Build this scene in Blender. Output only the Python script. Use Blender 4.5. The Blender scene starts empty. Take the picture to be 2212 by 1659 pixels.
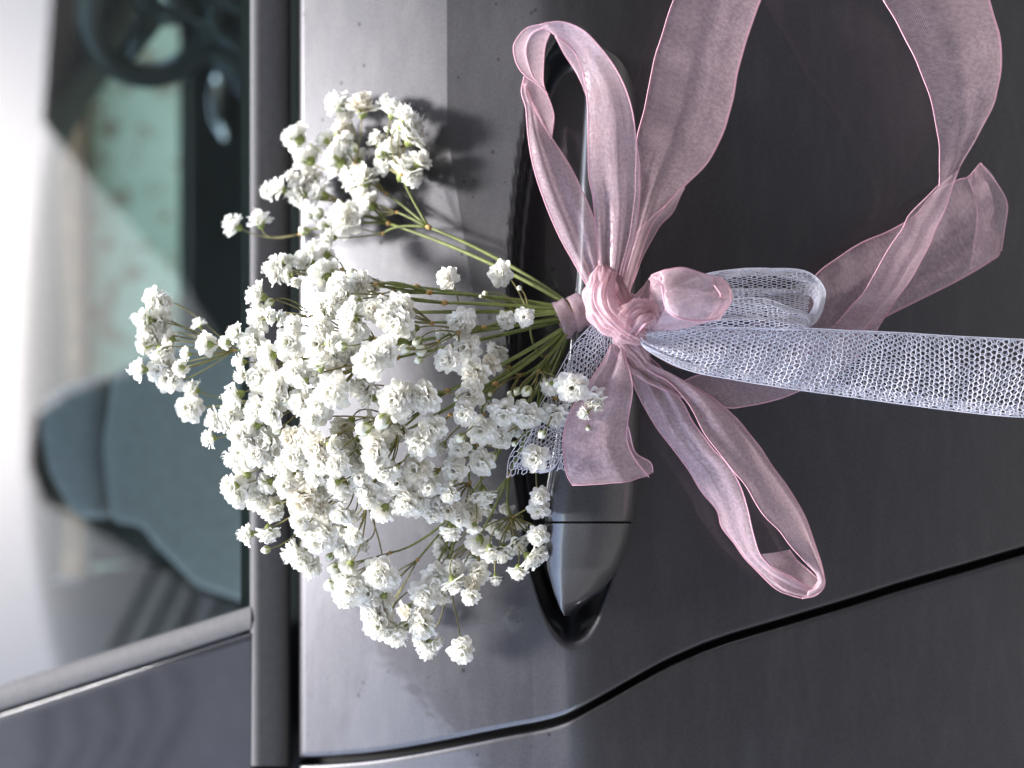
import bpy, bmesh, math, random
import numpy as np
from mathutils import Vector, Matrix
random.seed(7); np.random.seed(7)
S = bpy.context.scene
COL = S.collection
# ------------------------------------------------------------------ camera, sky, sun, exposure
KP = 0.4 / 2212.0          # metres per photo unit on the door plane
DC = 0.42                  # camera distance from the door plane
ZC = 0.95                  # height of the camera above the ground
def P(u, v, h=0.0):        # a point of the place: h metres out from the door plane
    s = KP * (DC - h) / DC
    return Vector(((829.5 - v) * s, -h, ZC - (u - 1106.0) * s))
cam = bpy.data.cameras.new('camera'); camo = bpy.data.objects.new('camera', cam); COL.objects.link(camo)
cam.sensor_width = 36; cam.lens = 36 * DC / 0.4
cam.clip_start = 0.02; cam.clip_end = 2000
camo.matrix_world = Matrix(((0, 1, 0, 0), (0, 0, -1, -DC), (-1, 0, 0, ZC), (0, 0, 0, 1)))
cam.dof.use_dof = True; cam.dof.focus_distance = DC - 0.042; cam.dof.aperture_fstop = 5.2
S.camera = camo
SUN = Vector((0.07, -0.17, 0.95)).normalized()
w = bpy.data.worlds.new("World"); S.world = w; w.use_nodes = True
nt = w.node_tree; nt.nodes.clear()
sky = nt.nodes.new('ShaderNodeTexSky'); sky.sky_type = 'NISHITA'; sky.sun_disc = False
sky.sun_elevation = math.asin(SUN.z); sky.sun_rotation = math.atan2(SUN.x, SUN.y)
sky.air_density = 0.6; sky.dust_density = 1.2; sky.ozone_density = 1.0
bg = nt.nodes.new('ShaderNodeBackground'); bg.inputs['Strength'].default_value = 0.15
out = nt.nodes.new('ShaderNodeOutputWorld')
hs = nt.nodes.new('ShaderNodeHueSaturation'); hs.inputs['Saturation'].default_value = 0.7
nt.links.new(sky.outputs[0], hs.inputs['Color']); nt.links.new(hs.outputs[0], bg.inputs[0]); nt.links.new(bg.outputs[0], out.inputs[0])
sl = bpy.data.lights.new('sun', 'SUN'); sl.energy = 1.3; sl.angle = math.radians(10); sl.color = (1, 0.985, 0.965)
so = bpy.data.objects.new('sun', sl); COL.objects.link(so)
so.rotation_euler = (-SUN).to_track_quat('-Z', 'Y').to_euler()
S.view_settings.view_transform = 'Standard'; S.view_settings.look = 'None'
S.view_settings.exposure = 2.82; S.view_settings.gamma = 1
S.cycles.transparent_max_bounces = 32; S.cycles.max_bounces = 10

# ------------------------------------------------------------------ helpers
def link(ob, parent=None):
    COL.objects.link(ob)
    if parent: ob.parent = parent
    return ob
def thing(name, label, cat, loc=(0, 0, 0), group=None):
    o = bpy.data.objects.new(name, None); o.location = loc; o.empty_display_size = 0.05
    COL.objects.link(o); tag(o, label, cat, group); return o
def tag(o, label, cat, group=None):
    o['label'] = label; o['category'] = cat
    if group: o['group'] = group
def mesh(name, verts, faces, mats, parent=None, smooth=True, fmat=None, uvs=None):
    me = bpy.data.meshes.new(name)
    off = parent.location if (parent is not None and parent.parent is None) else None
    if parent is not None:
        w0 = Vector((0, 0, 0)); q = parent
        while q is not None: w0 += q.location; q = q.parent
        verts = [Vector(v) - w0 for v in verts]
    me.from_pydata([tuple(v) for v in verts], [], faces)
    for m in (mats if isinstance(mats, (list, tuple)) else [mats]): me.materials.append(m)
    if fmat is not None: me.polygons.foreach_set('material_index', fmat)
    if smooth: me.polygons.foreach_set('use_smooth', [True] * len(me.polygons))
    if uvs is not None:
        ul = me.uv_layers.new(name='UVMap'); li = np.zeros(len(me.loops), dtype=np.int32)
        me.loops.foreach_get('vertex_index', li)
        ul.data.foreach_set('uv', np.array(uvs, dtype=np.float32)[li].ravel())
    me.update()
    return link(bpy.data.objects.new(name, me), parent)
class MB:                                   # collects geometry for ONE mesh
    def __init__(s): s.v = []; s.f = []; s.m = []; s.uv = []
    def add(s, v, f, mi=0, uv=None):
        o = len(s.v); s.v += [Vector(p) for p in v]; s.f += [tuple(i + o for i in q) for q in f]
        s.m += [mi] * len(f); s.uv += list(uv) if uv is not None else [(0.5, 0.0)] * len(v)
    def grid(s, rows, mi=0, uv=None):       # rows: list of equal-length point lists
        n = len(rows[0]); v = [p for r in rows for p in r]
        f = [(i * n + j, i * n + j + 1, (i + 1) * n + j + 1, (i + 1) * n + j) for i in range(len(rows) - 1) for j in range(n - 1)]
        s.add(v, f, mi, uv)
    def box(s, c, d, mi=0):
        x, y, z = d[0] / 2, d[1] / 2, d[2] / 2
        v = [Vector(c) + Vector((a * x, b * y, e * z)) for a in (-1, 1) for b in (-1, 1) for e in (-1, 1)]
        s.add(v, [(0, 1, 3, 2), (4, 6, 7, 5), (0, 4, 5, 1), (2, 3, 7, 6), (0, 2, 6, 4), (1, 5, 7, 3)], mi)
    def tube(s, pts, rad, n=6, mi=0, cap=True):
        pts = [Vector(p) for p in pts]; N = len(pts)
        if not hasattr(rad, '__len__'): rad = [rad] * N
        t0 = (pts[1] - pts[0]).normalized()
        a = t0.orthogonal().normalized(); rows = []
        for i in range(N):
            t = (pts[min(i + 1, N - 1)] - pts[max(i - 1, 0)])
            t = t.normalized() if t.length > 1e-9 else t0
            a = (a - t * a.dot(t)); a = a.normalized() if a.length > 1e-9 else t.orthogonal().normalized()
            b = t.cross(a)
            rows.append([pts[i] + (a * math.cos(2 * math.pi * j / n) + b * math.sin(2 * math.pi * j / n)) * rad[i] for j in range(n)])
        v = [p for r in rows for p in r]; f = []
        for i in range(N - 1):
            for j in range(n):
                k = (j + 1) % n
                f.append((i * n + j, i * n + k, (i + 1) * n + k, (i + 1) * n + j))
        if cap: f.append(tuple(range(n))[::-1]); f.append(tuple((N - 1) * n + j for j in range(n)))
        s.add(v, f, mi)
    def build(s, name, mats, parent=None, smooth=True, uv=False):
        return mesh(name, s.v, s.f, mats, parent, smooth, s.m, s.uv if uv else None)
def crom(pts, per=8):                       # Catmull-Rom through points (any dimension)
    p = np.array(pts, dtype=float); n = len(p)
    q = np.vstack([2 * p[0] - p[1], p, 2 * p[-1] - p[-2]]); o = []
    for i in range(n - 1):
        a, b, c, d = q[i], q[i + 1], q[i + 2], q[i + 3]
        for k in range(per):
            t = k / per
            o.append(0.5 * (2 * b + (c - a) * t + (2 * a - 5 * b + 4 * c - d) * t * t + (3 * b - a - 3 * c + d) * t ** 3))
    o.append(p[-1]); return np.array(o)
def sstep(a, b, x):
    t = min(1.0, max(0.0, (x - a) / (b - a))); return t * t * (3 - 2 * t)
def lerpt(tab, x):                          # piecewise-linear table
    return float(np.interp(x, [a for a, _ in tab], [b for _, b in tab]))

# ------------------------------------------------------------------ materials
class N:
    def __init__(s, name):
        s.m = bpy.data.materials.new(name); s.m.use_nodes = True; s.t = s.m.node_tree; s.t.nodes.clear()
        s.o = s.t.nodes.new('ShaderNodeOutputMaterial')
    def n(s, ty, **kw):
        nd = s.t.nodes.new('ShaderNode' + ty)
        for k, v in kw.items():
            if k.startswith('i_'):
                key = k[2:]; key = int(key) if key.isdigit() else key.replace('_', ' ')
                if hasattr(v, 'is_output') or isinstance(v, bpy.types.NodeSocket): s.t.links.new(v, nd.inputs[key])
                else: nd.inputs[key].default_value = v
            else: setattr(nd, k, v)
        return nd
    def l(s, a, b): s.t.links.new(a, b)
    def math(s, op, a, b=None, c=None, clamp=False):
        nd = s.t.nodes.new('ShaderNodeMath'); nd.operation = op; nd.use_clamp = clamp
        for i, x in enumerate((a, b, c)):
            if x is None: continue
            if isinstance(x, bpy.types.NodeSocket): s.t.links.new(x, nd.inputs[i])
            else: nd.inputs[i].default_value = x
        return nd.outputs[0]
    def ramp(s, fac, stops):
        nd = s.t.nodes.new('ShaderNodeValToRGB'); e = nd.color_ramp.elements
        while len(e) < len(stops): e.new(0.5)
        for el, (p, c) in zip(e, stops): el.position = p; el.color = (*c, 1) if len(c) == 3 else c
        s.t.links.new(fac, nd.inputs[0]); return nd.outputs[0]
    def noise(s, vec, scale, detail=4, rough=0.55):
        nd = s.n('TexNoise'); nd.inputs['Scale'].default_value = scale; nd.inputs['Detail'].default_value = detail
        nd.inputs['Roughness'].default_value = rough
        if vec is not None: s.t.links.new(vec, nd.inputs['Vector'])
        return nd.outputs[0]
    def pos(s): return s.n('NewGeometry').outputs['Position']
    def done(s, sh): s.t.links.new(sh, s.o.inputs[0]); return s.m
def simple(name, col, rough=0.6, metal=0.0, coat=0.0, spec=0.5, noise=0.12, nscale=60, bump=0.0):
    m = N(name); p = m.pos()
    nz = m.noise(p, nscale, 5)
    c = m.ramp(nz, [(0.3, tuple(x * (1 - noise) for x in col)), (0.7, tuple(min(1, x * (1 + noise)) for x in col))])
    b = m.n('BsdfPrincipled', i_Base_Color=c, i_Roughness=rough, i_Metallic=metal)
    b.inputs['Coat Weight'].default_value = coat; b.inputs['Specular IOR Level'].default_value = spec
    if bump:
        bn = m.n('Bump', i_Height=nz); bn.inputs['Strength'].default_value = bump; bn.inputs['Distance'].default_value = 0.001
        m.l(bn.outputs[0], b.inputs['Normal'])
    return m.done(b.outputs[0])

def paint_mat(name, col, metal, rough, dirt=True):
    m = N(name); p = m.pos()
    fl = m.n('TexVoronoi', i_Scale=2600.0); m.l(p, fl.inputs['Vector'])
    big = m.noise(p, 22, 4)
    c0 = m.ramp(fl.outputs['Color'], [(0.0, tuple(x * 0.82 for x in col)), (1.0, tuple(x * 1.2 for x in col))])
    # dust film: stretched streaks
    mp = m.n('Mapping', i_Scale=(14, 14, 60)); m.l(p, mp.inputs[0])
    st = m.noise(mp.outputs[0], 3.0, 5)
    dust = m.math('MULTIPLY', m.math('SUBTRACT', st, 0.45, clamp=True), 0.30)
    mix = m.n('MixRGB', i_Fac=dust, i_Color1=c0, i_Color2=(0.17, 0.165, 0.16, 1))
    col_s = mix.outputs[0]
    if dirt:                                 # dried rain spots
        vo = m.n('TexVoronoi', i_Scale=190.0); m.l(p, vo.inputs['Vector'])
        rs = m.n('SeparateColor', i_0=vo.outputs['Color'])
        sp = m.math('LESS_THAN', vo.outputs['Distance'], m.math('ADD', 0.05, m.math('MULTIPLY', rs.outputs[1], 0.15)))
        pick = m.math('GREATER_THAN', rs.outputs[0], 0.60)
        nz_ = m.n('SeparateXYZ', i_0=m.n('NewGeometry').outputs['True Normal']).outputs[2]
        fac = m.math('MULTIPLY', m.math('MULTIPLY', sp, pick), m.math('MULTIPLY', m.math('GREATER_THAN', nz_, 0.22), 0.75))
        mx2 = m.n('MixRGB', i_Fac=fac, i_Color1=col_s, i_Color2=(0.02, 0.02, 0.022, 1)); col_s = mx2.outputs[0]
    rr = m.math('ADD', m.math('MULTIPLY', st, 0.10), rough - 0.05)
    b = m.n('BsdfPrincipled', i_Base_Color=col_s, i_Roughness=rr, i_Metallic=metal)
    b.inputs['Coat Weight'].default_value = 1.0; b.inputs['Coat Roughness'].default_value = 0.06
    bn = m.n('Bump', i_Height=big); bn.inputs['Strength'].default_value = 0.16; bn.inputs['Distance'].default_value = 0.002
    m.l(bn.outputs[0], b.inputs['Coat Normal'])
    return m.done(b.outputs[0])

M = {}
M['paint'] = paint_mat('dark grey metallic paint', (0.056, 0.0552, 0.0600), 0.85, 0.45)
M['handle'] = paint_mat('handle paint', (0.055, 0.056, 0.061), 0.8, 0.34, dirt=False)
M['gloss'] = simple('gloss black pillar', (0.02, 0.021, 0.025), 0.06, 0.0, 0.0, 0.16)
M['black'] = simple('black rubber', (0.012, 0.012, 0.013), 0.7, spec=0.2)
M['trim'] = simple('grey trim plastic', (0.08, 0.077, 0.079), 0.8, noise=0.1, nscale=300, bump=0.1)
M['cabin'] = simple('dark cabin plastic', (0.018, 0.02, 0.021), 0.6, noise=0.3, nscale=20)
M['dash'] = simple('dash plastic', (0.035, 0.045, 0.047), 0.35, noise=0.3, nscale=20)
M['seat'] = simple('seat cloth', (0.30, 0.30, 0.32), 0.9, noise=0.15, nscale=120, bump=0.2)
M['chrome'] = simple('chrome', (0.8, 0.82, 0.82), 0.12, 1.0, noise=0.02)
M['coping'] = simple('brown coping', (0.13, 0.08, 0.05), 0.85, noise=0.3, nscale=8)
M['cable'] = simple('cable', (0.02, 0.02, 0.02), 0.7)
M['asphalt'] = simple('worn concrete', (0.14, 0.128, 0.115), 0.9, noise=0.35, nscale=90)

def glass_mat():
    m = N('tinted window glass')
    lw = m.n('LayerWeight', i_Blend=0.25)
    f = m.math('ADD', m.math('MULTIPLY', lw.outputs['Fresnel'], 0.10), 0.006, clamp=True)
    tr = m.n('BsdfTransparent', i_Color=(0.80, 0.89, 0.87, 1)); gl = m.n('BsdfGlossy', i_Color=(1, 1, 1, 1), i_Roughness=0.01)
    mx = m.n('MixShader', i_Fac=f); m.l(tr.outputs[0], mx.inputs[1]); m.l(gl.outputs[0], mx.inputs[2])
    return m.done(mx.outputs[0])
M['glass'] = glass_mat()

def wall_mat():
    m = N('mossy plaster'); p = m.pos()
    n1 = m.noise(p, 3.0, 6); n2 = m.noise(p, 10, 3, 0.6)
    c = m.ramp(n1, [(0.3, (0.27, 0.33, 0.25)), (0.55, (0.38, 0.45, 0.35)), (0.75, (0.44, 0.50, 0.41))])
    f = m.math('MULTIPLY', m.math('GREATER_THAN', n2, 0.57), 0.8)
    mx = m.n('MixRGB', i_Fac=f, i_Color1=c, i_Color2=(0.2, 0.14, 0.09, 1))
    b = m.n('BsdfPrincipled', i_Base_Color=mx.outputs[0], i_Roughness=0.95)
    return m.done(b.outputs[0])
M['wall'] = wall_mat()
M['house'] = simple('brown render', (0.17, 0.13, 0.095), 0.9, noise=0.25, nscale=2.5)
M['tile'] = simple('dark roof tile', (0.10, 0.07, 0.06), 0.85, noise=0.3, nscale=6)

def petal_mat():
    m = N('white petal'); p = m.n('TexCoord').outputs['Object']
    uv = m.n('UVMap').outputs[0]; sx = m.n('SeparateXYZ', i_0=uv)
    base = m.ramp(sx.outputs[1], [(0.0, (0.66, 0.72, 0.42)), (0.16, (0.92, 0.92, 0.80)), (0.4, (0.95, 0.94, 0.88)), (1.0, (0.96, 0.95, 0.91))])
    nz = m.noise(p, 9, 3)
    oi = m.n('ObjectInfo').outputs['Random']
    tint = m.ramp(oi, [(0.0, (0.93, 0.90, 0.84)), (0.12, (1, 1, 1)), (1.0, (1, 1, 1))])
    mul = m.n('MixRGB', blend_type='MULTIPLY', i_Fac=1.0, i_Color1=base, i_Color2=tint)
    d = m.n('BsdfDiffuse', i_Color=mul.outputs[0]); t = m.n('BsdfTranslucent', i_Color=mul.outputs[0])
    mx = m.n('MixShader', i_Fac=0.54); m.l(d.outputs[0], mx.inputs[1]); m.l(t.outputs[0], mx.inputs[2])
    return m.done(mx.outputs[0])
M['petal'] = petal_mat()
M['calyx'] = simple('calyx green', (0.20, 0.24, 0.055), 0.6, noise=0.35, nscale=900)
M['calyx_pale'] = simple('calyx pale margin', (0.52, 0.53, 0.30), 0.6, noise=0.1, nscale=900)
M['stem'] = simple('stem green', (0.145, 0.17, 0.036), 0.55, noise=0.3, nscale=250)
M['twig'] = simple('pedicel', (0.20, 0.18, 0.06), 0.6, noise=0.35, nscale=300)
M['node'] = simple('tan node', (0.42, 0.26, 0.09), 0.7, noise=0.3, nscale=600)
M['budw'] = simple('bud white', (0.80, 0.81, 0.66), 0.6, noise=0.08, nscale=700)

def organza(name, col, base_op, edge=True):
    m = N(name); uv = m.n('UVMap').outputs[0]; s = m.n('SeparateXYZ', i_0=uv)
    x, y = s.outputs[0], s.outputs[1]                      # x across 0..1, y along in metres
    wx = m.math('SINE', m.math('MULTIPLY', x, 2 * math.pi * 62)); wy = m.math('SINE', m.math('MULTIPLY', y, 2 * math.pi / 0.00046))
    mp = m.n('Mapping', i_Scale=(5, 260, 1)); m.l(uv, mp.inputs[0])
    nz = m.noise(mp.outputs[0], 3.0, 5, 0.7)
    mp2 = m.n('Mapping', i_Scale=(3, 90, 1)); m.l(uv, mp2.inputs[0])
    nb = m.noise(mp2.outputs[0], 1.0, 3)
    lw = m.n('LayerWeight', i_Blend=0.35).outputs['Facing']
    op = m.math('ADD', base_op, m.math('MULTIPLY', m.math('ADD', wx, wy), 0.05))
    op = m.math('ADD', op, m.math('MULTIPLY', m.math('SUBTRACT', nz, 0.5), 0.5))
    op = m.math('ADD', op, m.math('MULTIPLY', m.math('SUBTRACT', nb, 0.5), 0.25))
    op = m.math('ADD', op, m.math('MULTIPLY', lw, 0.35), clamp=True)
    dx = m.math('ABSOLUTE', m.math('SUBTRACT', x, 0.5))
    e = m.math('GREATER_THAN', dx, 0.478)
    op = m.math('MAXIMUM', op, m.math('MULTIPLY', e, 0.93))
    colr = m.ramp(nz, [(0.3, tuple(c * 0.93 for c in col)), (0.7, tuple(min(1, c * 1.07) for c in col))])
    cm = m.n('MixRGB', i_Fac=e, i_Color1=colr, i_Color2=(col[0] * 0.86, col[1] * 0.7, col[2] * 0.74, 1))
    mp3 = m.n('Mapping', i_Scale=(22, 120, 1)); m.l(uv, mp3.inputs[0])
    nw = m.noise(mp3.outputs[0], 1.0, 4, 0.6)
    bn = m.n('Bump', i_Height=m.math('ADD', nw, m.math('MULTIPLY', m.math('ADD', wx, wy), 0.12))); bn.inputs['Strength'].default_value = 0.6; bn.inputs['Distance'].default_value = 0.0012
    d = m.n('BsdfDiffuse', i_Color=cm.outputs[0], i_Normal=bn.outputs[0]); t = m.n('BsdfTranslucent', i_Color=cm.outputs[0], i_Normal=bn.outputs[0])
    g = m.n('BsdfGlossy', i_Color=(1, 0.93, 0.95, 1), i_Roughness=0.38)
    a = m.n('MixShader', i_Fac=0.42); m.l(d.outputs[0], a.inputs[1]); m.l(t.outputs[0], a.inputs[2])
    gf = m.math('MULTIPLY', m.math('GREATER_THAN', nz, 0.50), 0.10)
    b = m.n('MixShader', i_Fac=gf); m.l(a.outputs[0], b.inputs[1]); m.l(g.outputs[0], b.inputs[2])
    tr = m.n('BsdfTransparent', i_Color=(1, 1, 1, 1))
    fin = m.n('MixShader', i_Fac=op); m.l(tr.outputs[0], fin.inputs[1]); m.l(b.outputs[0], fin.inputs[2])
    return m.done(fin.outputs[0])
PINK = (0.86, 0.62, 0.675)
M['organza'] = organza('pink organza', PINK, 0.48)
M['organza_l'] = organza('doubled pink organza', PINK, 0.62)
M['organza2'] = organza('gathered pink organza', (0.82, 0.57, 0.62), 0.70)
M['selvedge'] = simple('pink selvedge', (0.64, 0.36, 0.43), 0.7, noise=0.1, nscale=900)
def tulle_mat():
    m = N('white tulle thread')
    d = m.n('BsdfDiffuse', i_Color=(0.94, 0.93, 0.98, 1)); t = m.n('BsdfTranslucent', i_Color=(0.94, 0.93, 0.98, 1))
    mx = m.n('MixShader', i_Fac=0.45); m.l(d.outputs[0], mx.inputs[1]); m.l(t.outputs[0], mx.inputs[2])
    return m.done(mx.outputs[0])
M['tulle'] = tulle_mat()

# ------------------------------------------------------------------ ground, walls behind and opposite
g = MB(); g.grid([[Vector((x, y, 0)) for x in (-150, -20, 0, 20, 150)] for y in (-150, -20, 0, 20, 150)])
gr = g.build('ground', M['asphalt'], smooth=False); gr['kind'] = 'structure'

gw = thing('garden_wall', 'mossy green-grey plaster wall seen through the car windows', 'wall', (0, 3.3, 0))
b = MB(); zt = P(195, 300, -3.3).z
b.box((1.0, 3.45, zt / 2), (9.0, 0.3, zt)); b.build('wall_body', M['wall'], gw, smooth=False)
b = MB(); b.box((1.0, 3.44, zt + 0.06), (9.04, 0.42, 0.12)); b.build('coping', M['coping'], gw, smooth=False)

ho = thing('house', 'tall brown rendered house across the lane, seen reflected in the car window', 'house', (0.5, -2.3, 0))
b = MB()
prof = [(-1.3, 0), (9.0, 0), (9.0, 5.3), (7.6, 7.9), (2.62, 8.20), (1.82, 8.38), (0.52, 6.13), (0.21, 5.76), (-0.06, 7.85), (-0.23, 8.52), (-0.56, 8.65), (-0.81, 8.38), (-1.15, 5.5), (-1.3, 5.4)]
n = len(prof); vv = [Vector((x, -2.3, z)) for x, z in prof] + [Vector((x, -6.0, z)) for x, z in prof]
b.add(vv, [tuple(range(n))[::-1], tuple(range(n, 2 * n))] + [(i, (i + 1) % n, n + (i + 1) % n, n + i) for i in range(n)])
b.build('wall_body', M['house'], ho, smooth=False)

def reflect_at(u, v, ywall):                # where the car window mirrors a line of sight (used once to site the cables)
    d = P(u, v, 0) - Vector((0, -DC, ZC)); d.normalize()
    nrm = Vector((0, -math.cos(GT), math.sin(GT))); p0 = Vector((0, 0.044, P(540, 0, -0.044).z))
    t = (p0 - Vector((0, -DC, ZC))).dot(nrm) / d.dot(nrm); hit = Vector((0, -DC, ZC)) + d * t
    r = d - 2 * d.dot(nrm) * nrm
    return hit + r * ((ywall - hit.y) / r.y)
GT = math.radians(24)
CABL = ['thin black overhead cable, first of five reflected in the glossy pillar', 'thin black overhead cable, second of five reflected in the glossy pillar',
        'thin black overhead cable, middle one of five reflected in the glossy pillar', 'thin black overhead cable, fourth of five reflected in the glossy pillar',
        'thin black overhead cable, last of five reflected in the glossy pillar']
for i in range(5):
    a = reflect_at(100 + i * 62, 1656, -1.6 - 0.05 * i); c = reflect_at(370 + i * 55, 1120, -1.9 - 0.05 * i)
    dirv = (c - a)
    pts = []
    for k in range(25):
        t = -0.5 + 2.2 * k / 24
        q = a + dirv * t; q.z -= 0.10 * (1 - (t - 0.6) ** 2); pts.append(q)
    m_ = MB(); m_.tube(pts, 0.021, 6)
    o = m_.build('overhead_cable', M['cable']); tag(o, CABL[i], 'cable', 'overhead cables reflected in the car')

# ------------------------------------------------------------------ the car
CAR = thing('car', 'dark grey car whose door carries the bouquet', 'car', (0, 0, 0))
CREASE = [(-1200, 962), (290, 966), (630, 1021), (1000, 1088), (1450, 1150), (2700, 1156)]
LOWC = [(-1200, 1120), (0, 1150), (1600, 1226), (2700, 1240)]
SEAM = [(600, 1648), (640, 1647), (700, 1645), (800, 1637), (900, 1622), (1000, 1603), (1100, 1583), (1170, 1570), (1230, 1552), (1300, 1515), (1370, 1475),
        (1450, 1432), (1550, 1390), (1700, 1345), (1850, 1300), (1950, 1268), (2100, 1225), (2212, 1192), (2600, 1080), (3400, 850)]
SEAM = [tuple(p) for p in crom(SEAM, 6)]
def recess(u, v):
    cu = 1236 - 0.0 * v; a, bb = 138.0, 675.0
    q = ((u - cu) / a) ** 2 + ((v - 728) / bb) ** 2
    return 1.0 - sstep(0.72, 1.0, q)
def bow_out(v): return 0.010 * min(1.0, max(0.0, (lerpt(CREASE, v) - 965) / 185.0))   # the door swells a little towards its rear edge
def door_h(u, v, rec=True):
    uc = lerpt(CREASE, v); uL = lerpt(LOWC, v)
    bo = bow_out(v)
    if u <= uc:
        t = (u - 650) / (uc - 650); c = 0.14 + 25.0 * bo; h = -0.036 + (0.036 + bo) * ((1 + c) * t - c * t * t)
    elif u <= uL:
        h = bo + 0.37 * (u - uc) * KP
    else:
        d = (u - uL) * KP; LL = 0.005 + 0.009 * (1 - sstep(0, 1500, v)); h = bo + 0.37 * (uL - uc) * KP + 0.37 * d - 0.45 * (d - LL * (1 - math.exp(-d / LL)))
    if rec: h -= 0.024 * recess(u, v)
    return h
def seam_v(u): return lerpt(SEAM, u)
vn = list(np.linspace(-1200, -20, 25)) + list(np.linspace(0, 1690, 190))
def vmap(u, v, gap):
    e = seam_v(u) - gap
    return v if v < 700 else 700 + (v - 700) * (e - 700) / (1690 - 700)
def urow(v, part):
    uc = lerpt(CREASE, v); uL = lerpt(LOWC, v)
    if part == 0: return [650 + (uc - 650) * t for t in np.linspace(0, 1, 44)]
    return [uc + (uL - uc) * t for t in np.linspace(0, 1, 24)] + list(np.linspace(uL, 1460, 40))[1:] + list(np.linspace(1460, 3400, 34))[1:]
def door_mesh(vs, fmap, roll):              # roll: +1 hem after the last row, -1 hem before the first row
    mb = MB()
    for part in (0, 1):
        rows = []
        for v in vs:
            r = []
            for u in urow(v, part):
                vv = fmap(u, v); r.append((u, vv, door_h(u, vv)))
            if part == 0: r = [(r[0][0] - 4, r[0][1], r[0][2] - 0.016), (r[0][0] - 4, r[0][1], r[0][2] - 0.0028), (r[0][0] - 2, r[0][1], r[0][2] - 0.0009)] + r
            rows.append(r)
        hem = [[(u, v + roll * dv, h - dh) for u, v, h in (rows[-1] if roll > 0 else rows[0])] for dv, dh in ((3, .0004), (5, .0012), (6, .003), (6, .018))]
        rows = rows + hem if roll > 0 else hem[::-1] + rows
        mb.grid([[P(*q) for q in r] for r in rows])
    return mb
door_mesh(vn, lambda u, v: vmap(u, v, 16), 1).build('front_door', M['paint'], CAR)
vr = list(np.linspace(1000, 1690, 60)) + list(np.linspace(1710, 2700, 26))
def rmap(u, v):
    s = seam_v(u) + 10; return s + (v - 1000) * (2700 - s) / 1700.0
door_mesh(vr, rmap, -1).build('rear_door', M['paint'], CAR)
mb = MB(); rows = []
for u in list(np.linspace(630, 1460, 60)) + list(np.linspace(1480, 3400, 40)):
    s = seam_v(u); hh = door_h(max(u, 650), s, False) - 0.010
    rows.append([P(u, s - 60, hh), P(u, s + 60, hh)])
mb.grid(rows); mb.build('door_seal', M['black'], CAR)

# belt line trim bar and the seal beneath it
def bar(stations, prof_fn, name, mat, n=20):
    mb = MB(); rows = []
    for st in stations: rows.append([P(*prof_fn(st, j / (n - 1))) for j in range(n)])
    mb.grid(rows)
    for r in (rows[0], rows[-1]): mb.add(r, [tuple(range(len(r)))])
    return mb.build(name, mat, CAR)
def belt(v, t):                              # rounded section, u 541..627
    a = math.pi * (1 - t)
    c, s = math.cos(a), math.sin(a)
    sg = lambda x, e: math.copysign(abs(x) ** e, x)
    return (584 + 43.5 * sg(c, 0.55), v, -0.049 + 0.013 * sg(s, 0.4) - 0.0028 * c)
bar(list(np.linspace(-1200, 1640, 80)) + [1648, 1653, 1655], lambda v, t: belt(v, t), 'belt_trim', M['trim'])
mb = MB(); mb.grid([[P(u, v, h) for u, h in ((520, -0.068), (600, -0.066), (636, -0.063), (690, -0.063))] for v in (-1200, 0, 800, 1700, 2700)])
mb.build('belt_seal', M['black'], CAR)

# side glass leaning inwards, its frame and the glossy pillar
def glass_pt(u, v, lift=0.0):
    # plane through u=540,h=-.044 tilted by GT
    d = Vector((0, DC, 0)); o = Vector((0, -DC, ZC)); r = P(u, v, 0) - o
    nrm = Vector((0, -math.cos(GT), math.sin(GT))); p0 = Vector((0, 0.044, P(540, 0, -0.044).z)) + nrm * lift
    return o + r * ((p0 - o).dot(nrm) / r.dot(nrm))
def fr_v(u): return 1481 - u * 0.316          # upper edge of the frame at u
mb = MB(); us = [-1500, -700, -200, 0, 200, 400, 560]
front = [[glass_pt(u, v, 0.0) for u in us] for v in (-1500, -600, 0)] + [[glass_pt(u, 600 + (fr_v(u) + 12 - 600) * t, 0) for u in us] for t in (0, 0.5, 1)]
back = [[p + Vector((0, .0036, -.0016)) for p in r] for r in front]
mb.grid(front); mb.grid(back[::-1]); mb.build('window_glass', M['glass'], CAR, smooth=False)
mb = MB(); rows = []
for u in np.linspace(-700, 542, 60):
    v0 = fr_v(u); wv = 52 + 0.02 * (540 - u) * 0.4
    r = []
    for t, l in ((-0.02, -0.004), (0.0, 0.0045), (0.06, 0.0062), (0.5, 0.0070), (0.9, 0.0062), (0.97, 0.005), (1.0, -0.004)): r.append(glass_pt(u, v0 + wv * t, l))
    rows.append(r)
mb.grid(rows); mb.build('window_frame', M['trim'], CAR)
mb = MB(); rows = []
for u in np.linspace(-700, 542, 60):
    v0 = fr_v(u) + 52 + 0.008 * (540 - u)
    rows.append([glass_pt(u, v0 + dv, l) for dv, l in ((3, -0.004), (4, 0.0050), (6, 0.0060), (9, 0.0062), (26, 0.006), (120, 0.0058), (300, 0.0055), (700, 0.005), (1500, 0.004))])
mb.grid(rows); mb.build('pillar_panel', M['gloss'], CAR)

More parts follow.
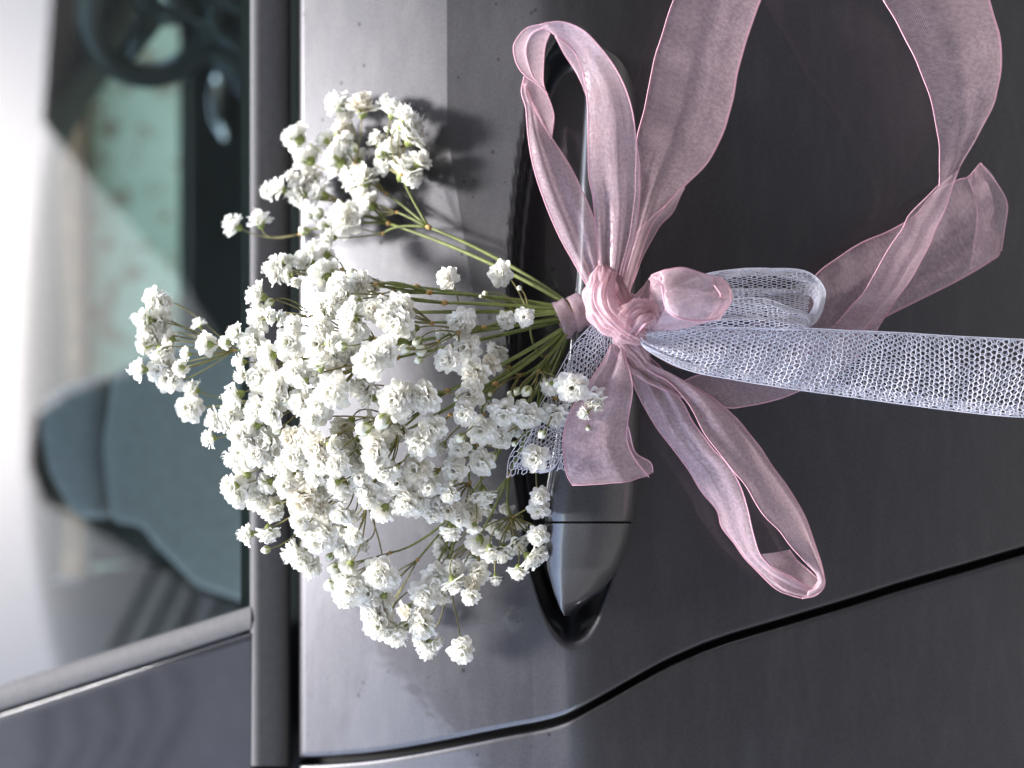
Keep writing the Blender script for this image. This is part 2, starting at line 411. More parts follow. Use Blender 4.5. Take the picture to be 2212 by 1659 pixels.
# door handle
HST = [(54, 1319, 1330), (64, 1305, 1338), (85, 1290, 1350), (125, 1275, 1364), (200, 1263, 1377), (400, 1250, 1386), (600, 1243, 1386), (800, 1225, 1384), (900, 1208, 1383),
       (1000, 1188, 1380), (1060, 1178, 1377), (1130, 1174, 1369), (1180, 1176, 1356), (1230, 1182, 1336), (1280, 1196, 1300), (1315, 1210, 1252), (1330, 1219, 1234)]
hv = [s[0] for s in HST]
def hnd(v): return np.interp(v, hv, [s[1] for s in HST]), np.interp(v, hv, [s[2] for s in HST])
HH = [(54, .002), (85, .006), (200, .014), (400, .020), (700, .0225), (1000, .020), (1130, .016), (1230, .011), (1330, .003)]
HT = [(54, .002), (85, .005), (200, .0085), (500, .010), (1000, .010), (1130, .0095), (1230, .008), (1300, .0055), (1330, .002)]
def handle_part(va, vb, name, parent, nst):
    mb = MB(); rows = []; nn = 36
    vs = np.linspace(va, vb, nst)
    for i, v in enumerate(vs):
        l, r = hnd(v); hc = lerpt(HH, v) + bow_out(v) + 0.002; th = lerpt(HT, v); rr = []
        sc = 1.0
        if name == 'handle_grip' and vb - v < 3: sc = 0.97
        for j in range(nn):
            a = 2 * math.pi * j / nn; c, s_ = math.cos(a), math.sin(a)
            sg = lambda x, e: math.copysign(abs(x) ** e, x)
            rr.append(P((l + r) / 2 + sc * (r - l) / 2 * sg(c, 0.8), v, hc + sc * th * sg(s_, 0.85) - 0.004 * c))
        rr.append(rr[0]); rows.append(rr)
    mb.grid(rows); mb.add(rows[0][:-1], [tuple(range(nn))]); mb.add(rows[-1][:-1], [tuple(range(nn))[::-1]])
    return mb.build(name, M['handle'], parent)
HG = handle_part(54, 1126, 'handle_grip', CAR, 90)
handle_part(1131, 1330, 'handle_cap', HG, 40)
mb = MB()
l, r = hnd(1128)
mb.grid([[P((l + r) / 2 + .94 * (r - l) / 2 * math.cos(a), v, lerpt(HH, v) + bow_out(v) + 0.002 + .93 * lerpt(HT, v) * math.sin(a) - .004 * math.cos(a)) for a in np.linspace(0, 2 * math.pi, 25)] for v in (1124, 1133)])
mb.build('handle_joint', M['black'], HG)

# cabin: seat, wheel, dash, far side
def slab(poly, h0, h1, name, mat, parent, bev=0.02):
    me = bpy.data.meshes.new(name); bm = bmesh.new()
    fr = [bm.verts.new(P(u, v, h0)) for u, v in poly]
    c = [P(u, v, h0) for u, v in poly]; dy = -(h1 - h0)
    bk = [bm.verts.new(p + Vector((0, dy, 0))) for p in c]
    n = len(poly); bm.faces.new(fr); bm.faces.new(bk[::-1])
    for i in range(n): bm.faces.new((fr[i], bk[i], bk[(i + 1) % n], fr[(i + 1) % n]))
    bmesh.ops.recalc_face_normals(bm, faces=bm.faces)
    if bev: bmesh.ops.bevel(bm, geom=list(bm.edges), offset=bev, segments=3, profile=0.6, affect='EDGES', clamp_overlap=True)
    for f in bm.faces: f.smooth = True
    bm.to_mesh(me); bm.free(); me.materials.append(mat)
    return link(bpy.data.objects.new(name, me), parent)
SEAT = slab([(240, 800), (320, 765), (430, 725), (490, 735), (620, 780), (1300, 760), (1300, 1290), (600, 1330), (420, 1270), (330, 1180), (300, 1140), (235, 1130), (215, 960)], -0.45, -0.85, 'seat', M['seat'], CAR, 0.03)
slab([(85, 850), (150, 822), (225, 805), (212, 960), (228, 1128), (150, 1122), (95, 1020), (78, 930)], -0.5, -0.8, 'headrest', M['seat'], SEAT, 0.03)
slab([(405, -1500), (405, 2600), (1300, 2600), (1300, -1500)], -1.32, -1.40, 'far_door_trim', M['cabin'], CAR, 0.01)
slab([(402, -1500), (402, 2600), (385, 2600), (385, -1500)], -1.37, -1.40, 'far_window_seal', M['dash'], CAR, 0.004)
slab([(108, -1200), (330, -1200), (262, -60), (240, 35), (215, 85), (160, 160), (130, 205), (88, 275), (60, 330), (20, 340), (60, 250), (90, 60)], -1.25, -1.36, 'roof_pillar', M['cabin'], CAR, 0.01)
slab([(150, 1262), (190, 1240), (300, 1225), (404, 1222), (404, 2600), (-100, 2600), (-100, 1262)], -1.30, -1.36, 'rear_pillar', M['cabin'], CAR, 0.01)
slab([(112, 1080), (100, 1262), (-400, 1262), (-400, -600), (60, -600), (104, 0), (84, 275), (92, 340), (112, 700)], -1.27, -1.33, 'roof_lining', M['cabin'], CAR, 0.01)
slab([(185, 1100), (404, 1100), (404, 1220), (185, 1220)], -1.33, -1.36, 'rear_quarter_trim', M['dash'], CAR, 0.01)
DASH = slab([(330, -900), (300, -120), (380, 60), (440, 130), (540, 165), (1300, 260), (1300, -900)], -0.55, -1.28, 'dashboard', M['cabin'], CAR, 0.03)
mb = MB(); c = P(330, 30, -0.5)
axis = Vector((0.55, 0.55, 0.62)).normalized(); a1 = axis.orthogonal().normalized(); a2 = axis.cross(a1)
ring = [c + (a1 * math.cos(t) + a2 * math.sin(t)) * 0.055 * (1.0) for t in np.linspace(0, 2 * math.pi, 49)]
mb.tube(ring, 0.011, 10, cap=False); WH = mb.build('steering_wheel', M['dash'], CAR)
mb = MB()
for t in (0.3, 2.4, 4.5): mb.tube([c, c + (a1 * math.cos(t) + a2 * math.sin(t)) * 0.05], [0.012, 0.007], 8)
mb.build('spoke', M['dash'], WH)
for (ua, va, ub, vb, rr) in ((400, 40, 540, 120, .006), (420, -10, 560, 40, .004), (440, 105, 520, 165, .006)):
    mb = MB(); mb.tube([P(ua, va, -0.50), P((ua + ub) / 2 + 8, (va + vb) / 2, -0.495), P(ub, vb, -0.50)], [rr * .6, rr, rr * .5], 8); mb.build('dash_vent', M['dash'], DASH)
mb = MB(); cc = P(470, 215, -1.29)
mb.tube([cc + Vector((-0.07, 0, -0.015)), cc + Vector((-0.035, -.012, -0.006)), cc, cc + Vector((0.035, -.01, 0))], [.005, .012, .015, .006], 12); mb.build('inner_door_handle', M['chrome'], CAR)
# roof over the cabin
mb = MB(); mb.box((-0.2, 0.83, 1.84), (3.0, 1.05, 0.04)); mb.build('roof', M['paint'], CAR, smooth=False)

# ------------------------------------------------------------------ ribbons
def strip_pts(A, B, per=8, m=9, bulge=0.08, folds=None, seed=0):
    rg = random.Random(seed)
    a = crom([tuple(P(*p)) for p in A], per); b2 = crom([tuple(P(*p)) for p in B], per)
    n = len(a); mid = (a + b2) / 2
    tang = np.gradient(mid, axis=0); across = b2 - a
    nr = np.cross(tang, across); ln = np.linalg.norm(nr, axis=1, keepdims=True); nr = nr / np.maximum(ln, 1e-12)
    nr[nr[:, 1] > 0] *= -1
    for _ in range(3): nr[1:-1] = (nr[:-2] + nr[1:-1] * 2 + nr[2:]) / 4
    wd = np.linalg.norm(across, axis=1); L = np.concatenate([[0], np.cumsum(np.linalg.norm(np.diff(mid, axis=0), axis=1))])
    ph = rg.uniform(0, 6.28); ph2 = rg.uniform(0, 6.28); rows = []; uv = []
    for i in range(n):
        s = i / (n - 1); r = []
        for j in range(m):
            t = j / (m - 1); q = a[i] + across[i] * t
            off = bulge * wd[i] * math.sin(math.pi * t)
            if folds:
                amp = folds[0] * (1 - sstep(folds[1], folds[2], s)) + folds[3]
                off += amp * (math.sin(2 * math.pi * (t * folds[4] + 0.25 * s) + ph) + .5 * math.sin(2 * math.pi * (t * folds[4] * 1.7 - .4 * s) + ph2)) * math.sin(math.pi * t) ** .5
            off += 0.0003 * math.sin(L[i] * 310 + ph + 3 * t) * math.sin(L[i] * 140 + ph2)
            r.append(Vector(q + nr[i] * off)); uv.append((t, L[i]))
        rows.append(r)
    return rows, uv
class Rib:
    def __init__(s, mat='organza'): s.mb = MB(); s.mat = mat
    def strip(s, A, B, mi=0, edge=0.00022, ends=False, **kw):
        rows, uv = strip_pts(A, B, **kw)
        s.mb.grid(rows, mi, uv)
        if edge:
            s.mb.tube([r[0] for r in rows], edge, 5, 2); s.mb.tube([r[-1] for r in rows], edge, 5, 2)
        if ends: s.mb.tube(rows[-1], edge, 5, 2)
    def build(s, name, parent): return s.mb.build(name, [M[s.mat], M['organza2'], M['selvedge']], parent, uv=True)
def Z(off, k, pts, h):                       # a list of outline points with heights, given on one of the survey sheets
    n = len(pts); hs = np.interp(np.linspace(0, 1, n), np.linspace(0, 1, len(h)), h)
    return [(off[0] + x * k, off[1] + y * k, hh / 1000.0) for (x, y), hh in zip(pts, hs)]
za = lambda p, h: Z((995.4, 0), .3, p, h)
zb = lambda p, h: Z((1106, 497.7), .3, p, h)
zc = lambda p, h: Z((1548.4, 0), .3, p, h)
zd = lambda p, h: Z((1106, 774.2), .3333, p, h)
zD = lambda p, h: Z((0, 0), 1, p, h)
BOW = thing('ribbon_bow', 'dusty pink sheer ribbon bow tied round the door handle', 'ribbon bow', P(1345, 690, .045))

R = Rib('organza_l')   # upper loop
R.strip(za([(1130, 2260), (1180, 2000), (1250, 1700), (1285, 1450), (1288, 1200), (1262, 1000), (1235, 800), (1170, 600), (1050, 400), (920, 250), (790, 172), (680, 152), (575, 180)], [47, 52, 60, 66, 66]),
        za([(1010, 2260), (1000, 2000), (975, 1700), (955, 1450), (922, 1260), (918, 1000), (912, 740), (885, 540), (830, 400), (760, 315), (700, 270), (640, 230), (585, 190)], [49, 53, 58, 58, 60]), bulge=.12, folds=(.0022, .0, .5, .0003, 2.2), seed=1)
R.strip(za([(912, 720), (900, 620), (865, 480), (800, 360), (690, 262)], [57, 58, 60]), za([(908, 700), (868, 600), (800, 470), (735, 360), (680, 262)], [53, 53, 58]), seed=2)
R.strip(za([(590, 176), (470, 208), (392, 290), (377, 360), (410, 470), (470, 550), (545, 600), (605, 645)], [66, 65, 62, 60]),
        za([(600, 195), (520, 235), (482, 315), (476, 400), (495, 490), (520, 550), (560, 605), (607, 650)], [64, 58, 57, 58]), seed=3, bulge=.15)
R.strip(za([(600, 200), (515, 232), (478, 320), (480, 440), (520, 550), (570, 620)], [57, 54, 55]), za([(645, 240), (612, 325), (596, 430), (593, 530), (600, 620), (625, 690)], [52, 50, 52]), seed=4)
R.strip(za([(452, 550), (455, 620), (480, 720), (540, 810), (600, 900), (652, 995)], [56, 54, 54]), za([(602, 640), (640, 715), (667, 800), (672, 860), (664, 930), (653, 1000)], [52, 50, 54]), seed=5)
R.strip(za([(452, 552), (438, 660), (468, 780), (485, 950), (512, 1150), (585, 1400), (700, 1680), (820, 1900), (930, 2100), (1010, 2280)], [57, 58, 56, 50, 46]),
        za([(470, 640), (505, 730), (580, 870), (650, 990), (760, 1150), (855, 1330), (965, 1600), (1000, 1850), (1060, 2080), (1110, 2280)], [55, 55, 55, 50, 45]), bulge=.12, folds=(.0, .0, .5, .0012, 1.6), seed=6)
R.build('loop', BOW)

R = Rib()   # large loop: leaves through the top of the picture, comes back on the right, returns to the knot below
R.strip(za([(1100, 2240), (1140, 2000), (1215, 1700), (1255, 1400), (1262, 1200), (1270, 990), (1330, 750), (1390, 450), (1455, 230), (1530, 0), (1640, -250), (1850, -520)], [40, 38, 36, 36, 38, 40]),
        za([(1180, 2240), (1260, 1950), (1370, 1640), (1480, 1480), (1600, 1350), (1770, 1180), (1880, 980), (1950, 750), (2000, 500), (2062, 280), (2165, -10), (2300, -180)], [42, 36, 30, 26, 28, 30]), bulge=.07, folds=(.0018, 0, .4, .0006, 1.8), seed=7)
R.strip(za([(1605, 1345), (1480, 1482), (1290, 1650), (1200, 1850), (1140, 2150)], [28, 33, 40]), za([(1610, 1352), (1530, 1515), (1420, 1650), (1300, 1880), (1200, 2150)], [25, 27, 38]), seed=8)
R.strip(za([(1850, -520), (2150, -700), (2600, -680), (2900, -330), (3043, 0)], [40, 46, 50, 48]), za([(2300, -180), (2450, -330), (2700, -420), (3200, -560), (3803, -20)], [30, 34, 40, 36]), seed=9)
R.strip(zc([(1200, 0), (1330, 220), (1440, 450), (1530, 690), (1590, 950), (1607, 1130), (1600, 1345)], [48, 44, 38, 34]),
        zc([(1960, -10), (2020, 200), (2052, 400), (2030, 620), (1980, 780), (1880, 970), (1745, 1210)], [36, 32, 32, 34]), bulge=.06, folds=(.0, 0, .5, .0005, 1.5), seed=10)
R.strip(zb([(3075, -330), (2870, -120), (2805, 0), (2665, 210), (2555, 410), (2435, 560), (2293, 711)], [34, 36, 36, 30]),
        zb([(3225, -460), (3120, -160), (3045, 0), (2975, 170), (2855, 380), (2695, 600), (2623, 725)], [34, 30, 28, 26]), bulge=.12, folds=(.0, 0, .5, .0009, 1.3), seed=11)
R.strip(zb([(860, 745), (900, 830), (960, 885), (1040, 955), (1120, 1035), (1195, 1095), (1330, 1045), (1500, 1015), (1700, 1000), (1900, 960), (2100, 860), (2230, 780), (2293, 711)], [46, 44, 36, 30]),
        zb([(735, 745), (742, 870), (800, 960), (900, 1050), (1040, 1125), (1250, 1212), (1540, 1275), (1700, 1262), (1900, 1220), (2080, 1150), (2300, 1050), (2500, 900), (2623, 725)], [48, 46, 34, 26]), bulge=.08, folds=(.002, 0.05, .5, .0004, 1.8), seed=12)
R.build('large_loop', BOW)

R = Rib()   # tail with the cut end on the right
R.strip(zb([(900, 740), (1200, 770), (1600, 720), (2000, 560), (2200, 310), (2345, 200), (2515, 90), (2715, 5), (2905, -110), (3035, -265), (3215, -365), (3285, -385), (3375, -484)], [44, 34, 26, 22, 20, 18]),
        zb([(890, 800), (1060, 920), (1300, 1010), (1700, 1000), (2200, 860), (2500, 740), (2695, 620), (2955, 490), (3175, 380), (3330, 295), (3440, 225), (3500, 185), (3510, 150)], [44, 38, 30, 24, 20, 17]), bulge=.05, folds=(.001, .0, .4, .0010, 2.0), seed=13, edge=.0002)
R.strip(zb([(3285, -385), (3375, -484)], [18, 18]), zb([(3400, -300), (3475, -380)], [16, 17]), seed=14, edge=0)
R.strip(zb([(3375, -484), (3475, -360), (3560, -222), (3562, -100), (3520, 150)], [18, 17, 17]), zb([(3285, -385), (3330, -260), (3350, -100), (3330, 100), (3300, 290)], [18, 18, 18]), seed=15, edge=.0002)
R.build('tail', BOW)

R = Rib('organza_l')   # lower loop
R.strip(zd([(715, -100), (745, 20), (785, 160), (830, 260), (900, 390), (1000, 530), (1130, 700), (1215, 845), (1325, 980), (1362, 1090), (1440, 1200), (1530, 1320), (1640, 1430), (1740, 1510), (1880, 1555)], [44, 40, 34, 30, 28, 28]),
        zd([(800, -90), (900, 60), (1020, 170), (1110, 290), (1180, 420), (1290, 570), (1400, 690), (1470, 800), (1530, 980), (1560, 1130), (1610, 1270), (1690, 1360), (1800, 1420), (1900, 1470), (1945, 1495)], [44, 44, 42, 38, 32, 26]), bulge=.12, folds=(.0016, .0, .6, .0008, 2.1), seed=16)
R.strip(zd([(770, -80), (960, 80), (1200, 190), (1370, 310), (1480, 420), (1610, 580), (1720, 740), (1830, 900), (1920, 1080), (1980, 1250), (2025, 1400), (2022, 1480), (1965, 1538), (1880, 1556)], [46, 42, 36, 32, 30, 30]),
        zd([(740, -60), (860, 60), (1010, 150), (1140, 290), (1260, 500), (1430, 720), (1530, 850), (1620, 1000), (1720, 1100), (1790, 1195), (1880, 1300), (1950, 1370), (1990, 1420), (1960, 1480)], [47, 46, 44, 40, 34, 28]), bulge=.12, folds=(.001, .0, .6, .0006, 1.4), seed=17)
R.strip(zd([(1610, 1270), (1690, 1360), (1790, 1415), (1945, 1495)], [22, 20, 24]), zd([(1795, 1240), (1850, 1310), (1920, 1370), (2005, 1450)], [20, 20, 26]), seed=18)
R.strip(zd([(1880, 1556), (1800, 1530), (1700, 1440), (1640, 1330)], [28, 26, 24]), zd([(1985, 1510), (1900, 1470), (1790, 1400), (1690, 1350)], [26, 22, 20]), seed=19)
R.build('loop', BOW)

R = Rib('organza_l')   # short tail over the handle
R.strip(zd([(640, -90), (600, 0), (480, 180), (385, 330), (335, 480), (335, 620), (355, 750), (392, 822)], [46, 46, 46, 46, 45, 44]),
        zd([(720, -80), (745, 20), (775, 130), (780, 230), (755, 380), (745, 520), (790, 640), (880, 760)], [48, 50, 50, 48, 46, 42]), bulge=.10, folds=(.0012, .0, .5, .0006, 1.6), seed=20, ends=True)
R.strip(zd([(748, 420), (745, 530), (790, 645), (882, 768)], [48, 46, 42]), zd([(752, 430), (795, 600), (895, 672), (918, 735)], [48, 42, 38]), seed=21, bulge=-.2, ends=True)
R.build('tail', BOW)

R = Rib('organza_l')   # small puffed loop by the knot
R.strip(zb([(955, 730), (990, 560), (998, 430), (1005, 322)], [50, 56, 58]), zb([(1060, 700), (1078, 600), (1098, 470), (1062, 335)], [50, 58, 62]), seed=22, bulge=.15)
R.strip(zb([(1005, 322), (1060, 300), (1120, 285), (1240, 268), (1390, 315), (1480, 348), (1538, 388)], [58, 60, 60, 57]), zb([(1075, 400), (1110, 560), (1190, 625), (1320, 652), (1430, 645), (1490, 612), (1532, 562)], [64, 66, 63, 57]), seed=23, bulge=.22, folds=(.0, 0, 1, .0016, 1.6))
R.strip(zb([(1098, 560), (1200, 632), (1330, 655), (1440, 640)], [60, 60, 54]), zb([(990, 745), (1110, 725), (1250, 700), (1420, 660)], [50, 50, 50]), seed=24, bulge=.1)
R.strip(zb([(1500, 358), (1540, 388), (1566, 430), (1572, 475), (1562, 520), (1530, 565), (1490, 612)], [56, 57, 57]), zb([(1440, 350), (1460, 400), (1490, 440), (1500, 475), (1490, 515), (1465, 560), (1420, 640)], [62, 65, 62]), seed=25, bulge=.25)

R.build('loop', BOW)

def lobe(path, rad, flat, nfold, amp, seed, mb, tw=0.6, n=72, per=10):   # a gathered, folded length of ribbon
    pts = crom([tuple(P(*p)) for p in path], per); rr = crom([(r,) for r in rad], per)[:, 0]; rows = []; uv = []
    Nn = len(pts); L = 0
    for i in range(Nn):
        t = Vector(pts[min(i + 1, Nn - 1)] - pts[max(i - 1, 0)]).normalized()
        a = Vector((0, -1, 0)); a = (a - t * a.dot(t)).normalized(); b2 = t.cross(a); r = []
        if i: L += np.linalg.norm(pts[i] - pts[i - 1])
        for j in range(n + 1):
            th = 2 * math.pi * j / n
            cr = 1 - abs(math.sin(nfold * .5 * th + tw * i * .06 + seed))
            q = rr[i] * (1 + amp * (.6 - 2.0 * cr ** 3) + .45 * amp * math.sin((nfold * 2 + 1) * th - tw * i * .09 + 2 * seed) + .35 * amp * math.sin(i * .75 + 3 * math.sin(th + seed)) + .25 * amp * math.sin(17 * th + i * .4))
            r.append(Vector(pts[i]) + a * math.cos(th) * q * flat + b2 * math.sin(th) * q); uv.append((0.1 + 0.8 * (0.5 + 0.5 * math.sin(th * 1.5)), L))
        rows.append(r)
    mb.grid(rows, 1, uv)
R = Rib()
pp = KP
lobe([(1302, 575, .050), (1300, 610, .053), (1298, 648, .053), (1316, 682, .054), (1350, 706, .054), (1384, 730, .050), (1396, 742, .047)], [9 * pp, 24 * pp, 29 * pp, 30 * pp, 27 * pp, 15 * pp, 3 * pp], .72, 6, .17, 1.0, R.mb, tw=1.3)
lobe([(1356, 726, .049), (1360, 700, .055), (1372, 680, .058), (1392, 674, .057), (1404, 690, .054), (1400, 716, .050)], [6 * pp, 20 * pp, 25 * pp, 23 * pp, 18 * pp, 6 * pp], .7, 4, .24, 2.3, R.mb, tw=.5)
lobe([(1328, 590, .047), (1338, 635, .048), (1358, 664, .047), (1395, 690, .044), (1410, 700, .042)], [6 * pp, 18 * pp, 17 * pp, 11 * pp, 3 * pp], .7, 5, .2, 3.1, R.mb, tw=1.2)
lobe([(1322, 694, .046), (1346, 716, .049), (1360, 745, .047), (1385, 778, .046), (1400, 800, .045)], [8 * pp, 21 * pp, 22 * pp, 18 * pp, 5 * pp], .55, 6, .2, 4.4, R.mb, tw=1.2)
lobe([(1345, 670, .042), (1375, 655, .040), (1392, 632, .038), (1400, 606, .036)], [16 * pp, 14 * pp, 10 * pp, 2 * pp], .5, 4, .2, 5.4, R.mb)
kz = lambda p: [(u, v, h) for u, v, h in p]
R.strip(kz([(1306, 585, .053), (1284, 628, .0585), (1291, 668, .061), (1325, 705, .062), (1368, 736, .057)]), kz([(1330, 590, .054), (1324, 640, .0615), (1336, 672, .064), (1364, 694, .063), (1396, 716, .055)]), mi=1, bulge=.12, folds=(.0, 0, 1, .0011, 2.4), seed=51, m=17)
R.strip(kz([(1346, 716, .056), (1360, 682, .0625), (1390, 667, .0615), (1412, 676, .055)]), kz([(1368, 730, .057), (1388, 706, .064), (1402, 694, .063), (1412, 688, .056)]), mi=1, bulge=.1, folds=(.0, 0, 1, .0009, 2.0), seed=52, m=15)
R.strip(kz([(1318, 600, .050), (1332, 640, .055), (1352, 668, .055), (1378, 690, .050)]), kz([(1345, 598, .048), (1352, 632, .052), (1374, 660, .052), (1398, 680, .047)]), mi=1, bulge=.1, folds=(.0, 0, 1, .0008, 2.2), seed=53, m=15)
R.build('knot', BOW)

R = Rib()   # band wound round the stems
ax = Vector(P(1285, 672, .036) - P(1215, 690, .036)).normalized(); cen = P(1245, 684, .034)
e1 = Vector((0, -1, 0)); e1 = (e1 - ax * e1.dot(ax)).normalized(); e2 = ax.cross(e1)
for k, (o0, wd, r0) in enumerate(((-0.0035, .0062, .0074), (.0008, .0055, .0080))):
    rows = []; uv = []
    for i in range(49):
        th = 2 * math.pi * i / 48; row = []
        for j in range(7):
            t = j / 6; sk = .0016 * math.sin(th + k * 1.2)
            rad = r0 * (1 + .05 * math.sin(5 * t + 2 * th + k) + .04 * math.sin(9 * t)) * (1 - .12 * abs(t - .5))
            row.append(cen + ax * (o0 + sk + wd * (t - .5) * (1 + .25 * math.sin(th + k))) + (e1 * math.cos(th) * .85 + e2 * math.sin(th)) * rad); uv.append((t, i * .001))
        rows.append(row)
    R.mb.grid(rows, 1, uv)
R.build('stem_band', BOW)

# ------------------------------------------------------------------ tulle: real hexagonal net
TUL = thing('tulle_ribbon', 'white hexagonal net tulle ribbon hanging from the knot', 'tulle ribbon', P(1400, 725, .05))
def net(mb, A, B, cell=0.0021, strand=0.00023, off=(0, 0), width=None, **kw):
    rows, uv = strip_pts(A, B, m=15, **kw)
    G = np.array([[tuple(p) for p in r] for r in rows]); n, m, _ = G.shape
    Ls = np.concatenate([[0], np.cumsum(np.linalg.norm(np.diff(G[:, m // 2], axis=0), axis=1))]); L = Ls[-1]
    W = width if width else float(np.max(np.linalg.norm(G[:, 0] - G[:, -1], axis=1)))
    def at(x, y):                            # x along, y across (metres on the cloth)
        i = np.interp(x, Ls, np.arange(n)); j = y / W * (m - 1)
        i0 = min(int(i), n - 2); j0 = min(max(int(j), 0), m - 2); a, b_ = i - i0, min(max(j - j0, 0), 1)
        return Vector((G[i0, j0] * (1 - a) + G[i0 + 1, j0] * a) * (1 - b_) + (G[i0, j0 + 1] * (1 - a) + G[i0 + 1, j0 + 1] * a) * b_)
    s = cell / math.sqrt(3) * 1.0            # hexagon side
    rg = random.Random(int(off[0] * 1e6) + 3)
    def J(x, y): return x + .00022 * math.sin(x * 1300 + y * 900) + .00014 * math.sin(y * 3100 + x * 400), y + .00020 * math.sin(y * 1100 - x * 900) + .0001 * math.sin(x * 2900)
    def seg(x0, y0, x1, y1):
        (x0, y0), (x1, y1) = J(x0, y0), J(x1, y1)
        if min(x0, x1) < 0 or max(x0, x1) > L or min(y0, y1) < 0 or max(y0, y1) > W: return
        mb.tube([at(x0, y0), at(x1, y1)], strand, 3, cap=False)
    # long axis of the hexagons runs along the ribbon
    nx = int(L / (3 * s)) + 2; ny = int(W / (math.sqrt(3) * s / 2)) + 2
    for c in range(ny):
        for r in range(nx):
            x = r * 3 * s + (c % 2) * 1.5 * s + off[0]; y = c * math.sqrt(3) * s / 2 + off[1]
            seg(x, y, x + s, y)                                               # along
            seg(x + s, y, x + 1.5 * s, y + math.sqrt(3) / 2 * s); seg(x + s, y, x + 1.5 * s, y - math.sqrt(3) / 2 * s)
    for q in (0, -1): mb.tube([r[q] for r in rows], strand * 1.15, 4)
    return rows
mb = MB()
TA = zb([(905, 765), (1000, 722), (1300, 692), (1700, 700), (2125, 705), (2375, 718), (2775, 735), (3175, 760), (3687, 785), (3990, 800)], [52, 52, 48, 42, 38])
TB = zb([(912, 778), (985, 868), (1250, 1000), (1600, 1075), (2000, 1138), (2300, 1180), (2700, 1235), (3175, 1298), (3575, 1338), (3990, 1358)], [52, 48, 42, 38, 36])
net(mb, TA, TB, bulge=.06, seed=31, folds=(.0012, 0, .5, .0002, 2))
net(mb, [(u, v + 3, h - .004) for u, v, h in TA], [(u, v - 6, h - .004) for u, v, h in TB], off=(.0006, .0004), bulge=-.05, seed=32, folds=(.001, 0, .4, .0002, 3))
TB2 = [(u, v - 22 * min(1, i / 3), h + .0006) for i, (u, v, h) in enumerate(TB)]
net(mb, TB2, [(u, v, h + .0004) for u, v, h in TB], off=(.0003, .0002), bulge=.1, seed=33, width=.0065, cell=.0018)
net(mb, [(u, v + 4, h - .002) for u, v, h in TA[:6]], [(u, v - 6, h - .002) for u, v, h in TB[:6]], off=(.0011, .0007), seed=34)
mb.build('tail', M['tulle'], TUL)
mb = MB()
net(mb, zb([(930, 600), (1150, 430), (1400, 315), (1650, 276), (1900, 275), (2080, 285), (2180, 330), (2240, 405)], [46, 44, 40, 38]),
    zb([(1000, 690), (1200, 560), (1450, 475), (1700, 470), (1900, 470), (2060, 462), (2140, 470), (2180, 482)], [44, 40, 36, 36]), seed=34, width=.022, folds=(.001, 0, .5, .0006, 2))
net(mb, zb([(1000, 700), (1300, 560), (1550, 500), (1800, 490), (2000, 555), (2100, 590), (2142, 655)], [48, 50, 50, 46]),
    zb([(950, 775), (1300, 715), (1600, 700), (1850, 708), (2000, 715), (2090, 716), (2125, 708)], [50, 52, 52, 46]), seed=35, width=.026, off=(.0004, .0002), folds=(.001, 0, .5, .0005, 2))
net(mb, zb([(2060, 283), (2180, 330), (2245, 410), (2255, 480), (2232, 580), (2180, 665), (2110, 706)], [38, 40, 42, 46]),
    zb([(2030, 440), (2110, 455), (2160, 480), (2178, 530), (2150, 590), (2110, 625), (2050, 670)], [36, 38, 42, 48]), seed=36, width=.022, cell=.0018)
net(mb, zb([(1000, 600), (1400, 440), (1800, 420), (2150, 440)], [40, 36, 36]), zb([(1000, 760), (1400, 660), (1800, 640), (2140, 610)], [42, 40, 40]), seed=37, off=(.0002, .0005), width=.03)
net(mb, zb([(1380, 318), (1650, 278), (1900, 277), (2120, 300)], [42, 39, 38]), zb([(1380, 370), (1650, 330), (1900, 325), (2140, 370)], [42, 40, 40]), seed=38, off=(.0004, 0), width=.014)
mb.build('loop', M['tulle'], TUL)
mb = MB()
net(mb, zD([(1290, 690), (1240, 745), (1192, 830), (1140, 925), (1102, 985), (1094, 1032)], [44, 42, 40, 38]), zD([(1335, 715), (1318, 800), (1278, 885), (1226, 962), (1200, 1005), (1180, 1018)], [46, 46, 45, 44]), seed=39, width=.021, folds=(.0006, 0, .5, .0003, 2), strand=.00018)
net(mb, zD([(1292, 694), (1246, 755), (1200, 840), (1150, 930), (1120, 990), (1112, 1010)], [42, 40, 38, 36]), zD([(1335, 715), (1318, 800), (1278, 885), (1226, 962), (1195, 1012), (1165, 1022)], [44, 44, 43, 42]), seed=40, width=.021, off=(.0005, .0003), strand=.00018)
net(mb, zD([(1325, 735), (1290, 840), (1235, 930), (1203, 1018)], [44, 43, 42]), zD([(1345, 745), (1330, 850), (1275, 960), (1230, 1022)], [44, 43, 42]), seed=41, width=.015, strand=.00018)
mb.build('tail', M['tulle'], TUL)

